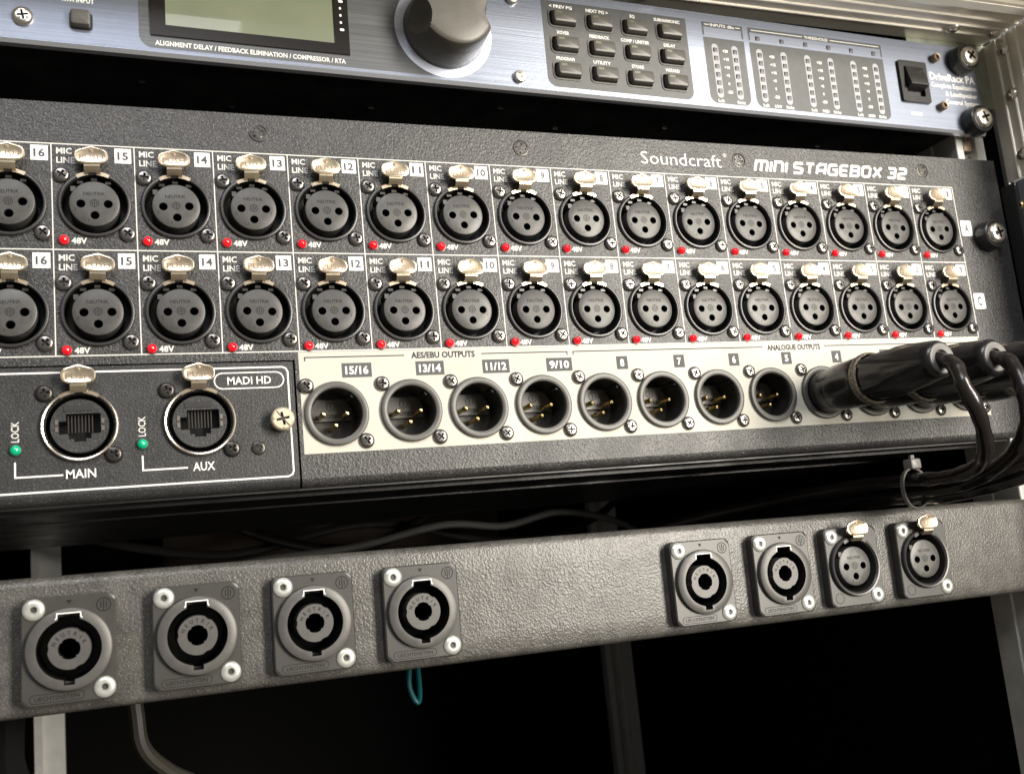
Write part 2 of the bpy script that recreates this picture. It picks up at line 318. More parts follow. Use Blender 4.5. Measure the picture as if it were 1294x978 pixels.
# male socket
mb = MB(); mb.lathe([(11.15, 1.1), (11.15, .15), (10.95, -.15), (10.7, -.25), (9.2, -.25), (8.9, -.05), (8.75, .4), (8.75, 1.6)], 'ring', n=44)
mb.lathe([(8.75, 1.6), (8.75, 15.5)], 'plastic', n=44); me_mshell = mb.mesh('xlr_output_socket')
mb = MB(); mb.plate([p for p in circ(0, 0, 8.74, 40)], [], 14, None, 'face')
mb.prism([([(-5, 6.6), (5, 6.6), (7.2, 3.2), (7.2, -1), (-7.2, -1), (-7.2, 3.2)][::-1], 11.5), ([(-5, 6.6), (5, 6.6), (7.2, 3.2), (7.2, -1), (-7.2, -1), (-7.2, 3.2)][::-1], 14)], 'face')
T(mb, 'NEUTRIK', 0, .6, 1.3, 'emb', y=11.45, w=9, bold=.01); ribbon(mb, circ(0, 4.1, 1.5, 18), .25, 11.45, 'emb', True); ribbon(mb, [(0, 3.1), (0, 5.1)], .3, 11.44, 'emb')
mb.lathe([(1.3, -.26), (1.3, 4)], 'dark', 6.1, 6.3, n=14); mb.box(5.2, 7.4, 1.2, 13, 5.4, 7.4, 'plastic'); me_mins = mb.mesh('rear_insert')
mb = MB(); mb.lathe([(.05, 3.2), (.55, 3.35), (.85, 3.8), (.95, 4.6), (.95, 14)], 'gold', n=14); me_pin = mb.mesh('contact_pin')
# key notch seen as a dark half disc in the rim
# lamps
def led_mesh(n_, m, r):
    mb = MB(); mb.lathe([(r+.35, 1.2), (r+.35, 1.0), (r, .95)], 'shell', n=20); mb.lathe([(r, 1.0), (r*.97, .3), (r*.8, -.35), (r*.5, -.75), (.02, -.9)], m, n=20); return mb.mesh(n_)
me_led = led_mesh('phantom_led', 'red', 1.55); me_gled = led_mesh('lock_led', 'green', 1.6)
# ================================================================== RACK-MOUNT STAGE BOX
PY = 1.2                                          # front surface of its panel
box_ = thing('stage_box', 'black stage box with two rows of round microphone sockets and a pale strip of outputs', 'stage box', (0, 0, 0))
XR, XL, ZT, ZB = 219.5, -269, 35.1, -94.4
colx = {c: -(c-8)*25.4 for c in range(1, 17)}; ROWZ = (0, -36.52)
outs = [('15/16', -103.1), ('13/14', -76.6), ('11/12', -51.4), ('9/10', -26.0), ('8', -.7), ('7', 24.5), ('6', 49.9), ('5', 75.4), ('4', 100.8), ('3', 126.1), ('2', 151.4), ('1', 176.8)]
OZ = -72.8
holes = [circ(colx[c], z, 10.6, 24) for c in colx for z in ROWZ]+[circ(x, OZ, 9.6, 24) for n_, x in outs]
mb = MB()
outl = [(XL, ZT), (XL, -53.6), (-116.2, -53.6), (-116.2, ZB), (XR, ZB), (XR, ZT)]
mb.plate(outl, holes, PY, PY+1.5, 'panel', 'dark')
mb.loft([[(x, y, z) for x in (-116.2, XR)] for y, z in ((PY, ZB), (PY+.35, ZB-1.5), (PY+1.4, ZB-2.6), (PY+3, ZB-3.1))], 'panel', False, False, closed=False)
mb.box(XL, XR, PY+.01, PY+2, ZT, ZT+.3, 'panel')
put('front_panel', mb.mesh('front_panel', 50), box_)
mb = MB()                                         # folded chassis: open at the front, underside in view
for a in ((-262, 205, PY+3, 260, ZB-3.6, ZB-2.9), (-262, 205, PY+3, 260, ZT-2, ZT-1), (-262, -261, PY+3, 260, ZB-3, ZT-1), (204, 205, PY+3, 260, ZB-3, ZT-1), (-262, 205, 259, 260, ZB-3, ZT-1)): mb.box(*a, 'chassis')
mb.box(-262, 205, PY+16, PY+20, ZB-4.6, ZB-3.4, 'chassis'); mb.box(-262, 205, 70, 71.5, ZB-4.2, ZB-3.4, 'chassis')
put('chassis', mb.mesh('chassis'), box_)
# network module plate
mb = MB(); MADI = [(-184.1, -73.1), (-148.0, -73.4)]
mb.plate([(XL, -54.1), (-116.9, -54.1), (-116.9, ZB), (XL, ZB)], [circ(x, z, 10.0, 28) for x, z in MADI], PY, PY+1.5, 'module', 'dark')
mb.loft([[(x, y, z) for x in (XL, -116.9)] for y, z in ((PY, ZB), (PY+.35, ZB-1.5), (PY+1.4, ZB-2.6), (PY+3, ZB-3.1))], 'module', False, False, closed=False)
put('module_plate', mb.mesh('module_plate', 50), box_)
mb = MB(); fr = [(-380, -55.9), (-120.6, -55.9), (-119.4, -56.4), (-118.8, -57.6), (-118.8, -91.5), (-119.3, -92.6), (-120.6, -93.2), (-380, -93.2)]
fr = [(max(x, XL+.3), z) for x, z in fr]
ribbon(mb, fr, .55, PY-.06, 'white'); ribbon(mb, rrect(-131.6, -60.2, 22.6, 5.3, 2.6), .4, PY-.06, 'white', True)
T(mb, 'MADI HD', -131.6, -60.2, 2.6, 'white', y=PY-.06, w=14.2, bold=.012)
for x0, x1, z0, z1 in ((-202.6, -189.2, -83.6, -88.3), (-166.0, -152.4, -83.6, -88.3)): ribbon(mb, [(x0, z0), (x0, z1), (x1, z1)], .5, PY-.06, 'white')
T(mb, 'MAIN', -184.1, -88.1, 2.75, 'white', y=PY-.06, w=8.6, bold=.012); T(mb, 'AUX', -147.4, -88.1, 2.75, 'white', y=PY-.06, w=6.8, bold=.012)
for x in (-202.5, -165.9): T(mb, 'LOCK', x, -74.2, 2.2, 'offwhite', y=PY-.06, w=6.4, rot=90, bold=.01)
put('module_lettering', mb.mesh('module_lettering'), box_)
# pale output strip
mb = MB(); mb.plate([(-114.9, -50.95), (189.6, -50.95), (189.6, -86.2), (-114.9, -86.2)], [circ(x, OZ, 10.4, 28) for n_, x in outs], PY-.09, PY-.01, 'silver')
put('output_strip', mb.mesh('output_strip'), box_)
mb = MB(); ys = PY-.15
for pts in ([(-112.8, -54.2), (-112.8, -52.9), (-77.6, -52.9)], [(-48.6, -52.9), (-14.2, -52.9), (-14.2, -54.2)], [(-11.7, -54.2), (-11.7, -52.9), (73.8, -52.9)], [(104.5, -52.9), (187.5, -52.9), (187.5, -54.2)]): ribbon(mb, pts, .38, ys, 'line')
T(mb, 'AES/EBU OUTPUTS', -63.1, -52.9, 2.15, 'line', y=ys, w=24, bold=.03); T(mb, 'ANALOGUE OUTPUTS', 89.2, -53.2, 2.15, 'line', y=ys, w=26.5, bold=.03)
put('output_lettering', mb.mesh('output_lettering'), box_)
for n_, x in outs:
    wide = '/' in n_; tx = x+(8.1 if wide else 9.3); hw = 5.25 if wide else 2.4
    mb = MB(); mb.sheet([(-hw, 2.55), (-hw, -2.55), (hw, -2.55), (hw, 2.55)], 0, 'tagg'); T(mb, n_, 0, 0, 2.7, 'white', y=-.04, bold=.03, w=(8.1 if wide else 1.7))
    put('output_tag', mb.mesh('output_tag'), box_, (tx, ys, -57.75), label='grey printed box reading '+n_)
# printed frames of the sockets
mb = MB(); yl = PY-.05; x0, x1 = -215.9, 190.5
for k, zz in enumerate((20.75, -15.45, -50.6)):
    ribbon(mb, [(x0, zz), (x1, zz)], .36, yl, 'offwhite')
for c in range(0, 17):
    xx = 190.5-25.4*c; ribbon(mb, [(xx, 20.6), (xx, -50.4)], .34, yl-.01, 'offwhite')
put('printed_grid', mb.mesh('printed_grid'), box_)
mb = MB(); T(mb, 'Soundcraft', 47.4, 27.4, 5.5, 'white', y=yl, w=38.2, bold=-.006); ribbon(mb, circ(68.6, 30.2, .75, 14), .16, yl, 'white', True); T(mb, 'R', 68.6, 30.2, .8, 'white', y=yl)
put('maker_lettering', mb.mesh('maker_lettering'), box_)
mb = MB(); tech(mb, 'MINI STAGEBOX 32', 82.8, 163.8, 26.3, 4.5, 'white', yl); put('title_lettering', mb.mesh('title_lettering'), box_)
for s_, z in (('A', 1.1), ('C', -33.7)):
    mb = MB(); mb.sheet(rrect(0, 0, 6.4, 7.4, .7)[::-1], 0, 'white'); T(mb, s_, 0, 0, 4.0, 'ink', y=-.04, w=2.5, bold=.03); put('row_tag', mb.mesh('row_tag'), box_, (195, yl, z), label='white printed square reading '+s_)
mb = MB(); T(mb, 'MIC', -11.2, 18.4, 2.05, 'offwhite', y=0, w=4.7, al='l', bold=.022); T(mb, 'LINE', -11.2, 15.2, 2.05, 'offwhite', y=0, w=5.5, al='l', bold=.022); me_chl = mb.mesh('input_lettering')
mb = MB(); T(mb, '48V', -7.3, -12.35, 1.9, 'offwhite', y=0, w=4.7, al='l', bold=.03); me_48 = mb.mesh('phantom_lettering')
me_num = {}
for c in range(1, 17):
    mb = MB(); mb.sheet([(-2.6, 2.6), (-2.6, -2.6), (2.6, -2.6), (2.6, 2.6)], 0, 'white'); T(mb, str(c), 0, 0, 2.6, 'ink', y=-.04, bold=.03, w=(3.4 if c > 9 else 1.6)); me_num[c] = mb.mesh('number_tag')
k = 0
for ri, z in enumerate(ROWZ):
    for c in range(16, 0, -1):
        x = colx[c]; k += 1
        s_ = put('xlr_input_socket', me_fshell, box_, (x, 0, z)); put('pin_insert', me_fins, s_, (0, random.uniform(-.1, .15), 0), roty=random.uniform(-2.5, 2.5)); put('release_latch', me_latch, s_, (random.uniform(-.12, .12), random.uniform(-.2, .2), 0), roty=random.uniform(-2, 2))
        put('screw', random.choice(me_screw), s_, (-9.8, PY, 9.9), roty=random.uniform(0, 90)); put('screw', random.choice(me_screw), s_, (9.8, PY, -9.9), roty=random.uniform(0, 90))
        put('number_tag', me_num[c], box_, (x+9.15, yl-.02, z+17.4)); put('input_lettering', me_chl, box_, (x, yl, z)); put('phantom_lettering', me_48, box_, (x, yl, z)); put('phantom_led', me_led, box_, (x-9.5, 0, z-12.3))
for i, (n_, x) in enumerate(outs):
    s_ = put('xlr_output_socket', me_mshell, box_, (x, 0, OZ)); put('rear_insert', me_mins, s_)
    for px, pz in ((-4.1, .3), (4.1, .3), (0, -3.7)): put('contact_pin', me_pin, s_, (px, 0, pz))
    put('screw', me_screw[i % 3], s_, (-9.9, PY, 9.9), roty=random.uniform(0, 90)); put('screw', me_screw[(i+1) % 3], s_, (9.7, PY, -9.9), roty=random.uniform(0, 90))
# network sockets
mb, _ = latch_mesh(15.4, -3.2, 'x', 11.0); arms(mb, 10.2, 11.3, -.3, math.radians(58), math.radians(122)); me_elatch = mb.mesh('network_latch')
mb = MB(); mb.lathe([(11.5, PY), (11.45, .3), (11.2, -.2), (10.9, -.35), (10.5, -.2), (10.25, .3), (10.2, 1.2)], 'nickel2', n=48); mb.lathe([(10.15, 1.1), (9.9, 1.3), (9.9, 12)], 'dark', n=44); mb.lathe([(9.9, 12), (.01, 12)], 'dark', n=44)
for s_ in (-1, 1): mb.box(s_*5.6-1.0, s_*5.6+1.0, -.2, .4, 9.2, 9.9, 'dark')
me_eth = mb.mesh('network_socket')
port = [(-6.1, 1.6), (-6.1, -2.5), (-3.3, -2.5), (-3.3, -4.1), (-1.8, -4.1), (-1.8, -5.0), (1.8, -5.0), (1.8, -4.1), (3.3, -4.1), (3.3, -2.5), (6.1, -2.5), (6.1, 3.9), (-4.0, 3.9), (-4.0, 1.6)]
mb = MB(); o = [p for p in circ(0, 0, 8.5, 40)]
mb.plate(o, [port], 1.2, None, 'module'); mb.loft([[(p[0], 1.2, p[1]) for p in port], [(p[0], 9, p[1]) for p in port]], 'plastic', False, True); mb.lathe([(8.5, 1.2), (8.6, 1.5), (8.6, 9)], 'module', n=40)
mb.box(-4.6, 3.6, .9, 1.3, 4.7, 6.6, 'shell')
me_rj = mb.mesh('network_jack')
mb = MB()
for i in range(8): mb.box(-3.55+i*1.0, -3.2+i*1.0, 2.6, 3.2, -2.0, 3.6, 'contact')
me_rjc = mb.mesh('jack_contacts')
mb = MB()
for s_ in (-1, 1):
    for zz in (-1.7, .6): mb.box(s_*6.7-.45, s_*6.7+.45, .9, 1.3, zz, zz+1.5, 'nickel2')
me_rjs = mb.mesh('jack_shield')
for x, z in MADI:
    s_ = put('network_socket', me_eth, box_, (x, 0, z)); put('network_jack', me_rj, s_); put('jack_contacts', me_rjc, s_); put('jack_shield', me_rjs, s_); put('release_latch', me_elatch, s_)
    put('screw', me_screwk[0], s_, (-9.9, PY, 10.6)); put('screw', me_screwk[1], s_, (9.7, PY, -9.6))
me_sm = screw_mesh('panel_screw', 2.4, .5, 'screwk', .5); mb = MB(); cr_ = rot2(cross(1.75, .5), .9); mb.plate(circ(0, 0, 2.1, 24), [cr_], -.12, None, 'screwk'); mb.loft([[(p[0], -.12, p[1]) for p in cr_], [(p[0]*.7, .8, p[1]*.7) for p in cr_]], 'slot', False, True); mb.lathe([(2.1, -.12), (2.3, .1), (2.6, .15), (2.85, -.25), (3.15, -.2), (3.3, 0)], 'screwk', n=28); me_fl = mb.mesh('countersunk_screw')
put('panel_screw', me_sm, box_, (-129.9, PY, -83.2))
for x in (-223.2, -123.8, -24.2, 75.3, 174.6): put('panel_screw', me_fl, box_, (x, PY, 28.3), roty=random.uniform(0, 60))
put('lock_led', me_gled, box_, (-202.4, 0, -79.9)); put('lock_led', me_gled, box_, (-165.9, 0, -79.9))
mb = MB(); c1 = rot2(cross(2.2, .42), .2); c1 = [(p[0], p[1]) for p in c1]
mb.plate(circ(0, 0, 3.3, 32), [c1], -3.4, None, 'thumb'); mb.loft([[(p[0], -3.4, p[1]) for p in c1], [(p[0]*.8, -2.4, p[1]*.8) for p in c1]], 'slot', False, True)
mb.lathe([(3.3, -3.4), (3.8, -3.1), (3.95, -2.6), (3.95, -.4), (3.6, 0), (2.6, .2), (2.6, PY)], 'thumb', n=36)
sl = rot2([(-3.25, -.2), (3.25, -.2), (3.25, .2), (-3.25, .2)], -.9); mb.sheet(sl[::-1], -3.43, 'slot')
put('thumb_screw', mb.mesh('thumb_screw'), box_, (-121.9, 0, -74.3))
def rack_screw(parent, x, y, z, a):
    mb = MB(); mb.lathe([(7.0, 0), (7.1, -1.0), (6.7, -4.5), (6.5, -6.3), (5.9, -6.7), (5.6, -6.3), (5.5, -5.2), (0.01, -5.0)], 'plastic', n=36)
    w_ = put('rack_screw', mb.mesh('cup_washer'), parent, (x, y, z), label='silver cross-head screw in a black plastic cup washer')
    put('screw_head', screw_mesh('screw_head', 5.2, 2.9, 'screwn', a, base=-5.4, n=28), w_)
rack_screw(box_, 205.6, PY, -3.2, .3)
mb = MB(); mb.loft([[(x, y, z) for z in (ZB, -60, -30, -10, 8, 20, ZT)] for x, y in ((XR, PY), (XR+.5, PY+.5), (XR+.7, PY+2))], 'rust', False, False, closed=False); put('worn_edge', mb.mesh('worn_edge'), box_)

# ================================================================== SIGNAL PROCESSOR
dr = thing('signal_processor', 'silver-blue rack processor with green display, big knob and twelve black buttons', 'audio processor', (0, -5.03, 75), (.21, .74, .55))
D = lambda n_, mb, **k: put(n_, mb.mesh(n_, k.pop('ang', 35)), k.pop('parent', dr), **k)
mb = MB(); kh = [rrect(-3.1+16.22*i, 6.4-11.17*j-.1, 12.2, 7.4, 1.6) for i in range(4) for j in range(3)]
mb.plate([(-268, 17.6), (-268, -24.9), (214, -24.9), (214, 17.6)], kh+[rrect(173.7, -3.3, 15, 18.4, 1.0)], 0, 3, 'blueal', 'dark')
D('faceplate', mb, ang=50)
mb = MB(); mb.loft([[(x, y, z) for x in (-268, 214)] for y, z in ((0, -24.9), (.9, -26.1), (3, -26.3))], 'lipal', False, False, closed=False); D('faceplate_edge', mb)  # bottom bevel in paler metal: the light it catches is in the colour
mb = MB()
for a in ((-262, 204, 3.2, 190, -23.6, -22.6), (-262, 204, 3.2, 190, 15.4, 16.2), (-262, -261, 3.2, 190, -22.6, 15.4), (203, 204, 3.2, 190, -22.6, 15.4), (-262, 204, 3.0, 4.0, -22.6, 15.4)): mb.box(*a, 'chassis')
for i in range(26): 
    xx = -250+i*17+random.uniform(-4, 4); mb.lathe([(1.6, -23.6), (1.0, -24.1), (.02, -24.2)], 'chassis', 0, 0, n=8) if 0 else mb.box(xx, xx+2.2, 20+(i*37 % 60), 21.6+(i*37 % 60), -24.0, -23.55, 'chassis')
D('chassis', mb)
# printed grey fields
mb = MB(); o = [(-70.5, 30), (-162, 30)]
o = [(-162, 17.3), (-162, -18.8)]+[(-162+4.6-4.6*math.cos(a), -23.5+4.6-4.6*math.sin(a)) for a in [math.pi/2*i/6 for i in range(1, 7)]]
cxk, czk = -53.5, -4.6
end = [(cxk+19.2*math.cos(a), czk+19.2*math.sin(a)) for a in [math.radians(d) for d in range(260, 185, -6)]]
o += [(-59, -23.5)]+[p for p in end if p[1] > -23.4]+[(-68.5, 17.3)]
mb.sheet(o, -.05, 'brushg'); D('display_surround', mb)
mb = MB(); mb.lathe([(19.2, -.07), (15.9, -.07)], 'dial', cxk, czk, n=72); D('knob_dial_ring', mb)
mb = MB(); mb.plate([(-158.3, 15.5), (-158.3, -19), (-90.2, -19), (-90.2, 15.5)], [[(-153.4, 2.2), (-153.4, -15), (-95.4, -15), (-95.4, 2.2)]], -.7, 0, 'blkpr'); w_ = D('display_window', mb)
mb = MB(); mb.box(-153.4, -95.4, -.2, .2, -15, 2.2, 'lcd'); mb.mesh; D('lcd_screen', mb, parent=w_)
mb = MB(); T(mb, 'ALIGNMENT DELAY / FEEDBACK ELIMINATION / COMPRESSOR / RTA', -124.4, -21.5, 1.7, 'white', y=-.1, w=65, bold=.02)
for i in range(5): mb.sheet(rrect(-93.0+(.3 if i in (0, 4) else 0), 1.7-i*2.8, 1.6 if i in (0, 4) else .8, 1.0, .3)[::-1], -.75, 'white')
D('display_lettering', mb); mb = MB(); T(mb, 'RTA INPUT', -180.6, -9.0, 1.8, 'white', y=-.05, w=9.8, bold=.03); D('button_lettering', mb)
mb = MB(); mb.sheet(rrect(0, 0, 7.2, 6.2, 1)[::-1], -.06, 'dark'); RB(mb, -3.1, 2.9, -3.0, 0, -2.5, 2.9, .9, .7, 'button'); D('push_button', mb, loc=(-179.9, 0, -16.6))
# knob: tapered drum, domed top, two thumb scoops
mb = MB(); rings = []; n = 120
for h_, r in ((0, 15.4), (-.6, 15.5), (-4, 15.3), (-5, 15.2), (-6, 15.2), (-7, 15.1), (-8, 15.1), (-9, 15), (-10, 15), (-11, 14.9), (-12, 14.8), (-13, 14.8), (-14, 14.7), (-15, 14.6), (-16, 14.5), (-16.8, 14.2), (-17.3, 13.6), (-17.6, 12.6), (-17.9, 9), (-18, 5), (-18.05, .05)):
    rg = []
    for i in range(n):
        a = 2*math.pi*i/n; rr = r
        for ac, wd, dp in ((math.radians(192), .46, 4.6), (math.radians(-2), .46, 4.6), (math.radians(95), .46, 4.6)):
            d_ = abs((a-ac+math.pi) % (2*math.pi)-math.pi)/wd; q_ = 1-d_*d_-((h_+19)/14)**2
            if q_ > 0: rr = min(rr, max(15.4-dp*1.1*math.sqrt(q_), 0.05)) if r > 9.5 else rr
        rg.append((cxk+rr*math.cos(a), h_, czk+rr*math.sin(a)))
    rings.append(rg)
mb.loft(rings, 'knob', False, True); D('control_knob', mb, ang=28)
# keypad
mb = MB(); KP = [(-11.9, 13.8), (54.3, 13.8), (54.3, -19.2)]+[(54.3-3.8+3.8*math.cos(a), -23+3.8-3.8*math.sin(a)) for a in [math.pi/2*i/5 for i in range(1, 6)]]+[(-11.9+3.8-3.8*math.sin(a), -23+3.8-3.8*math.cos(a)) for a in [math.pi/2*i/5 for i in range(0, 6)]]
mb.plate(KP, kh, -.05, None, 'greypr'); D('keypad_field', mb)
mbf = MB(); mbf.plate(rrect(0, 0, 12.6, 7.8, 1.9), [rrect(0, 0, 11.2, 6.5, 1.3)], -.35, .1, 'ring'); mbf.lathe([(9, 3.3), (.01, 3.3)], 'dark', n=8); me_bz = mbf.mesh('button_bezel')
mb = MB(); RB(mb, -5.1, 5.1, -3.0, 3.2, -2.6, 2.6, 1.0, .9, 'button'); mb.box(-4.0, -1.5, -3.04, -2.8, .7, 1.7, 'btnled'); me_bt = mb.mesh('keypad_button')
KL = [['< PREV PG', 'NEXT PG >', 'EQ', 'SUBHARMONIC'], ['XOVER', 'FEEDBACK', 'COMP / LIMITER', 'DELAY'], ['PROGRAM', 'UTILITY', 'STORE', 'WIZARD']]
mb = MB()
for j in range(3):
    for i in range(4):
        x, z = -3.1+16.22*i, 6.3-11.17*j; b_ = put('keypad_button', me_bt, dr, (x+.2, 0, z)); put('button_bezel', me_bz, b_, (-.2, 0, 0))
        T(mb, KL[j][i], x-.4, z+5.3, 1.35, 'white', y=-.1, w=min(13.2, len(KL[j][i])*1.12), bold=.03)
D('keypad_lettering', mb)
# level meters
mb = MB()
def field(x0, x1): return [(x0, 6.6), (x1, 6.6), (x1, -19.6)]+[(x1-3.6+3.6*math.cos(a), -23.2+3.6-3.6*math.sin(a)) for a in [math.pi/2*i/5 for i in range(1, 6)]]+[(x0+3.6-3.6*math.sin(a), -23.2+3.6-3.6*math.cos(a)) for a in [math.pi/2*i/5 for i in range(0, 6)]]
LX = [67.4, 77.3, 89.9, 102.5, 115.1, 127.7, 140.3, 152.9]
for x0, x1 in ((62.2, 82.6), (85.3, 157.9)):
    mb.sheet(field(x0, x1)[::-1], -.05, 'greypr'); mb.sheet([(x0, 13.6), (x0, 11.4), (x1, 11.4), (x1, 13.6)], -.05, 'greypr')
    for q in (x0, x1-.8): mb.sheet([(q, 11.4), (q, 7.6), (q+.8, 7.6), (q+.8, 11.4)], -.05, 'greypr')
for x in LX: mb.sheet(rrect(x, -8.4, 3.2, 24.6, 1.6)[::-1], -.09, 'capsule')
D('meter_field', mb)
mb = MB(); RB(mb, -.95, .95, -.35, .2, -.95, .95, .15, .12, 'shell'); mb.sheet([(-.6, .6), (-.6, -.6), (.6, -.6), (.6, .6)], -.37, 'window'); me_w = mb.mesh('meter_led')
for i, x in enumerate(LX):
    for j in range(6): put('meter_led', me_w, dr, (x, -.05, 1.0-3.73*j))
    if i > 1: put('meter_led', me_w, dr, (x, 0, 8.8))
mb = MB()
for xa, nm, xl, xr in ((72.4, None, 67.4, 77.4), (96.2, 'LOW', 90, 102.4), (121.4, 'MID', 115.2, 127.6), (146.6, 'HIGH', 140.4, 152.8)):
    for j, s_ in enumerate(('+20', '+15', '+10', '+5', '0', '-20')): T(mb, s_, xa, 1.0-3.73*j, 1.25, 'white', y=-.09, bold=.04, w=(2.7 if len(s_) > 2 else None))
    T(mb, 'Left', xl, -22.0, 1.3, 'white', y=-.09, bold=.03, w=3.0); T(mb, 'Right', xr, -22.0, 1.3, 'white', y=-.09, bold=.03, w=4.0)
    if nm: T(mb, nm, xa, -22.0, 1.3, 'white', y=-.09, bold=.03, w=3.6)
T(mb, 'INPUTS dBu', 72.4, 12.5, 1.3, 'white', y=-.09, bold=.02, w=12); T(mb, 'THRESHOLD', 121.4, 12.5, 1.3, 'white', y=-.09, bold=.02, w=13)
for a, b_ in ((63.4, 66), (79, 81.5), (87, 114), (129, 156.5)): ribbon(mb, [(a, 12.5), (b_, 12.5)], .35, -.09, 'white')
D('meter_lettering', mb)
# power switch, nuts, name
mb = MB(); fo = rrect(173.7, -3.3, 16.4, 20.2, .9); fi = rrect(173.7, -3.3, 10.6, 14.4, .8)
mb.plate(fo, [fi], -1.4, 0, 'plastic'); mb.lathe([(9.2, 6), (.01, 6)], 'dark', 173.7, -3.3, n=8); ps = D('power_switch', mb)
mb = MB(); x0, x1 = 168.6, 178.8                  # rocker: two tilted faces
pr = [(-.5, 3.8), (-1.6, 3.8), (-2.2, 3.2), (-3.4, -1.5), (-4.6, -5.6), (-4.5, -6.1), (-4.0, -6.5), (.6, -7.4), (.8, -10.4), (2, -10.4)]
mb.loft([[(x, y, z) for y, z in pr] for x in (x0, x0+.4, x1-.4, x1)], 'plastic', True, True); D('rocker', mb, parent=ps)
mb = MB(); T(mb, 'DriveRack PA', 212.2, 1.4, 3.7, 'white', y=-.05, w=27.6, al='r', bold=.02); T(mb, 'Complete Equalization', 212.2, -2.9, 2.3, 'white', y=-.05, w=27.6, al='r', bold=.022)
T(mb, '& Loudspeaker', 212.2, -6.8, 2.3, 'white', y=-.05, w=19.6, al='r', bold=.022); T(mb, 'Control System', 212.4, -10.8, 2.3, 'white', y=-.05, w=20.4, al='r', bold=.022); T(mb, 'POWER', 173.2, -18.7, 1.7, 'white', y=-.05, w=6.6, bold=.03)
D('name_lettering', mb)
mb = MB(); mb.lathe([(2.0, 0), (2.0, -2.8), (1.7, -3.1), (1.15, -3.0), (1.1, -1.9), (.01, -2.1)], 'stamp', n=6*4); me_so = mb.mesh('socket_head_screw')
for x, z in ((188.2, 9.8), (188.1, -14.3)): put('socket_head_screw', me_so, dr, (x, 0, z))
mb = MB(); mb.lathe([(2.5, 0), (2.5, -1.2), (2.1, -1.8), (1.2, -1.9), (1.0, -1.2), (.01, -1.1)], 'screwn', n=24); me_fs = mb.mesh('face_screw')
for x, z in ((-24.2, -20.8), (-24.5, 12.2), (-197.5, 13)): put('face_screw', me_fs, dr, (x, 0, z))
put('face_screw', screw_mesh('pan_screw', 3.3, 1.8, 'screwn', .2), dr, (-197.2, 0, -17.2))
rack_screw(dr, 203.8, 0, 9.6, .9); rack_screw(dr, 205.9, 0, -20.8, .35)

# ================================================================== CONNECTOR PANEL
cpn = thing('connector_panel', 'black textured connector panel with six speaker sockets and two microphone sockets', 'connector panel', (0, -.35, -142.9), (.16, .76, .62))
# face at y=0, plates 4.5 thick in front
spk = [-188.3, -152.3, -116.4, -80.4, 28.9, 65.0]; xl_ = [98.9, 135.0]
mb = MB(); hs = [circ(x, 0, 9.6, 24) for x in spk]+[circ(x, 0, 10.6, 24) for x in xl_]
mb.plate([(-268, 18.6), (-268, -16.4), (214, -16.4), (214, 18.6)], hs, 0, None, 'leather')
pf = [(0, 18.6), (.35, 19.9), (1.2, 20.9), (2.4, 21.4), (4, 21.5), (30, 21.5)]
mb.loft([[(x, y, z) for x in (-268, 214)] for y, z in pf], 'leather', False, False, closed=False)
pf = [(0, -16.4), (.35, -17.4), (1.2, -18.3), (2.4, -18.8), (4, -18.9), (30, -18.9)]
mb.loft([[(x, y, z) for x in (-268, 214)] for y, z in pf], 'leather', False, False, closed=False)
put('panel_face', mb.mesh('panel_face', 50), cpn)
PT = 4.3
def flange(hr, extra=None):
    mb = MB(); o = rrect(0, 0, 26, 31, 2.6, 5); oi = rrect(0, 0, 25.2, 30.2, 2.3, 5); h_ = circ(0, 0, hr, 40)
    mb.plate(oi, [h_], -PT, None, 'plate'); mb.loft([[(p[0], -PT, p[1]) for p in oi], [(p[0], -PT+.3, p[1]) for p in o], [(p[0], 0, p[1]) for p in o]], 'plate', False, False)
    return mb
mb = flange(11.0)
notch = []
def ringhole():
    pts = []
    for d in range(0, 360, 6):
        a = math.radians(d); r = 8.9
        if 72 <= d <= 108: pts.append((9.95/math.tan(a) if d != 90 else 0, 9.95)) if 0 else None
        elif 264 <= d <= 276: pass
        else: pts.append((d, (r*math.cos(a), r*math.sin(a))))
    out = []
    for d, p in pts:
        out.append(p)
        if d == 66: out += [(3.0, 8.38), (3.0, 10.1), (-3.0, 10.1), (-3.0, 8.38)]
        if d == 258: out += [(-1.5, -8.77), (-1.5, -10.2), (1.5, -10.2), (1.5, -8.77)]
    return out
rh = ringhole(); mb.plate(circ(0, 0, 11.3, 60), [rh], -PT-1.8, None, 'ring'); mb.lathe([(11.3, -PT-1.8), (11.75, -PT-1.5), (11.9, -PT-.9), (11.9, -PT+.1)], 'ring', n=60)
mb.loft([[(p[0], -PT-1.8, p[1]) for p in rh], [(p[0]*.99, 12, p[1]*.99) for p in rh]], 'dark', False, True)
mb.add([(-.8, -PT-.02, 14.1), (.8, -PT-.02, 14.1), (0, -PT-.02, 12.9)], [(0, 1, 2)], 'emb')
ribbon(mb, circ(9.5, 11.9, 1.95, 24), .3, -PT-.03, 'emb', True)
for dx, z0, z1 in ((-.75, 10.9, 12.9), (0, 10.2, 13.5), (.75, 10.9, 12.9)): ribbon(mb, [(9.5+dx, z0), (9.5+dx, z1)], .3, -PT-.04, 'emb')
ribbon(mb, rrect(-3.4, -13.4, 14.6, 2.4, 1.1), .2, -PT-.03, 'emb', True); T(mb, 'LIECHTENSTEIN', -3.4, -13.4, 1.2, 'emb', y=-PT-.03, w=12, bold=.01)
me_spk = mb.mesh('speaker_socket')
mb = MB(); n = 48; cr = [((5.9 if not (i % 16 in (7, 8)) else 5.6)*math.cos(2*math.pi*i/n), (5.9 if not (i % 16 in (7, 8)) else 5.6)*math.sin(2*math.pi*i/n)) for i in range(n)]
ho = []
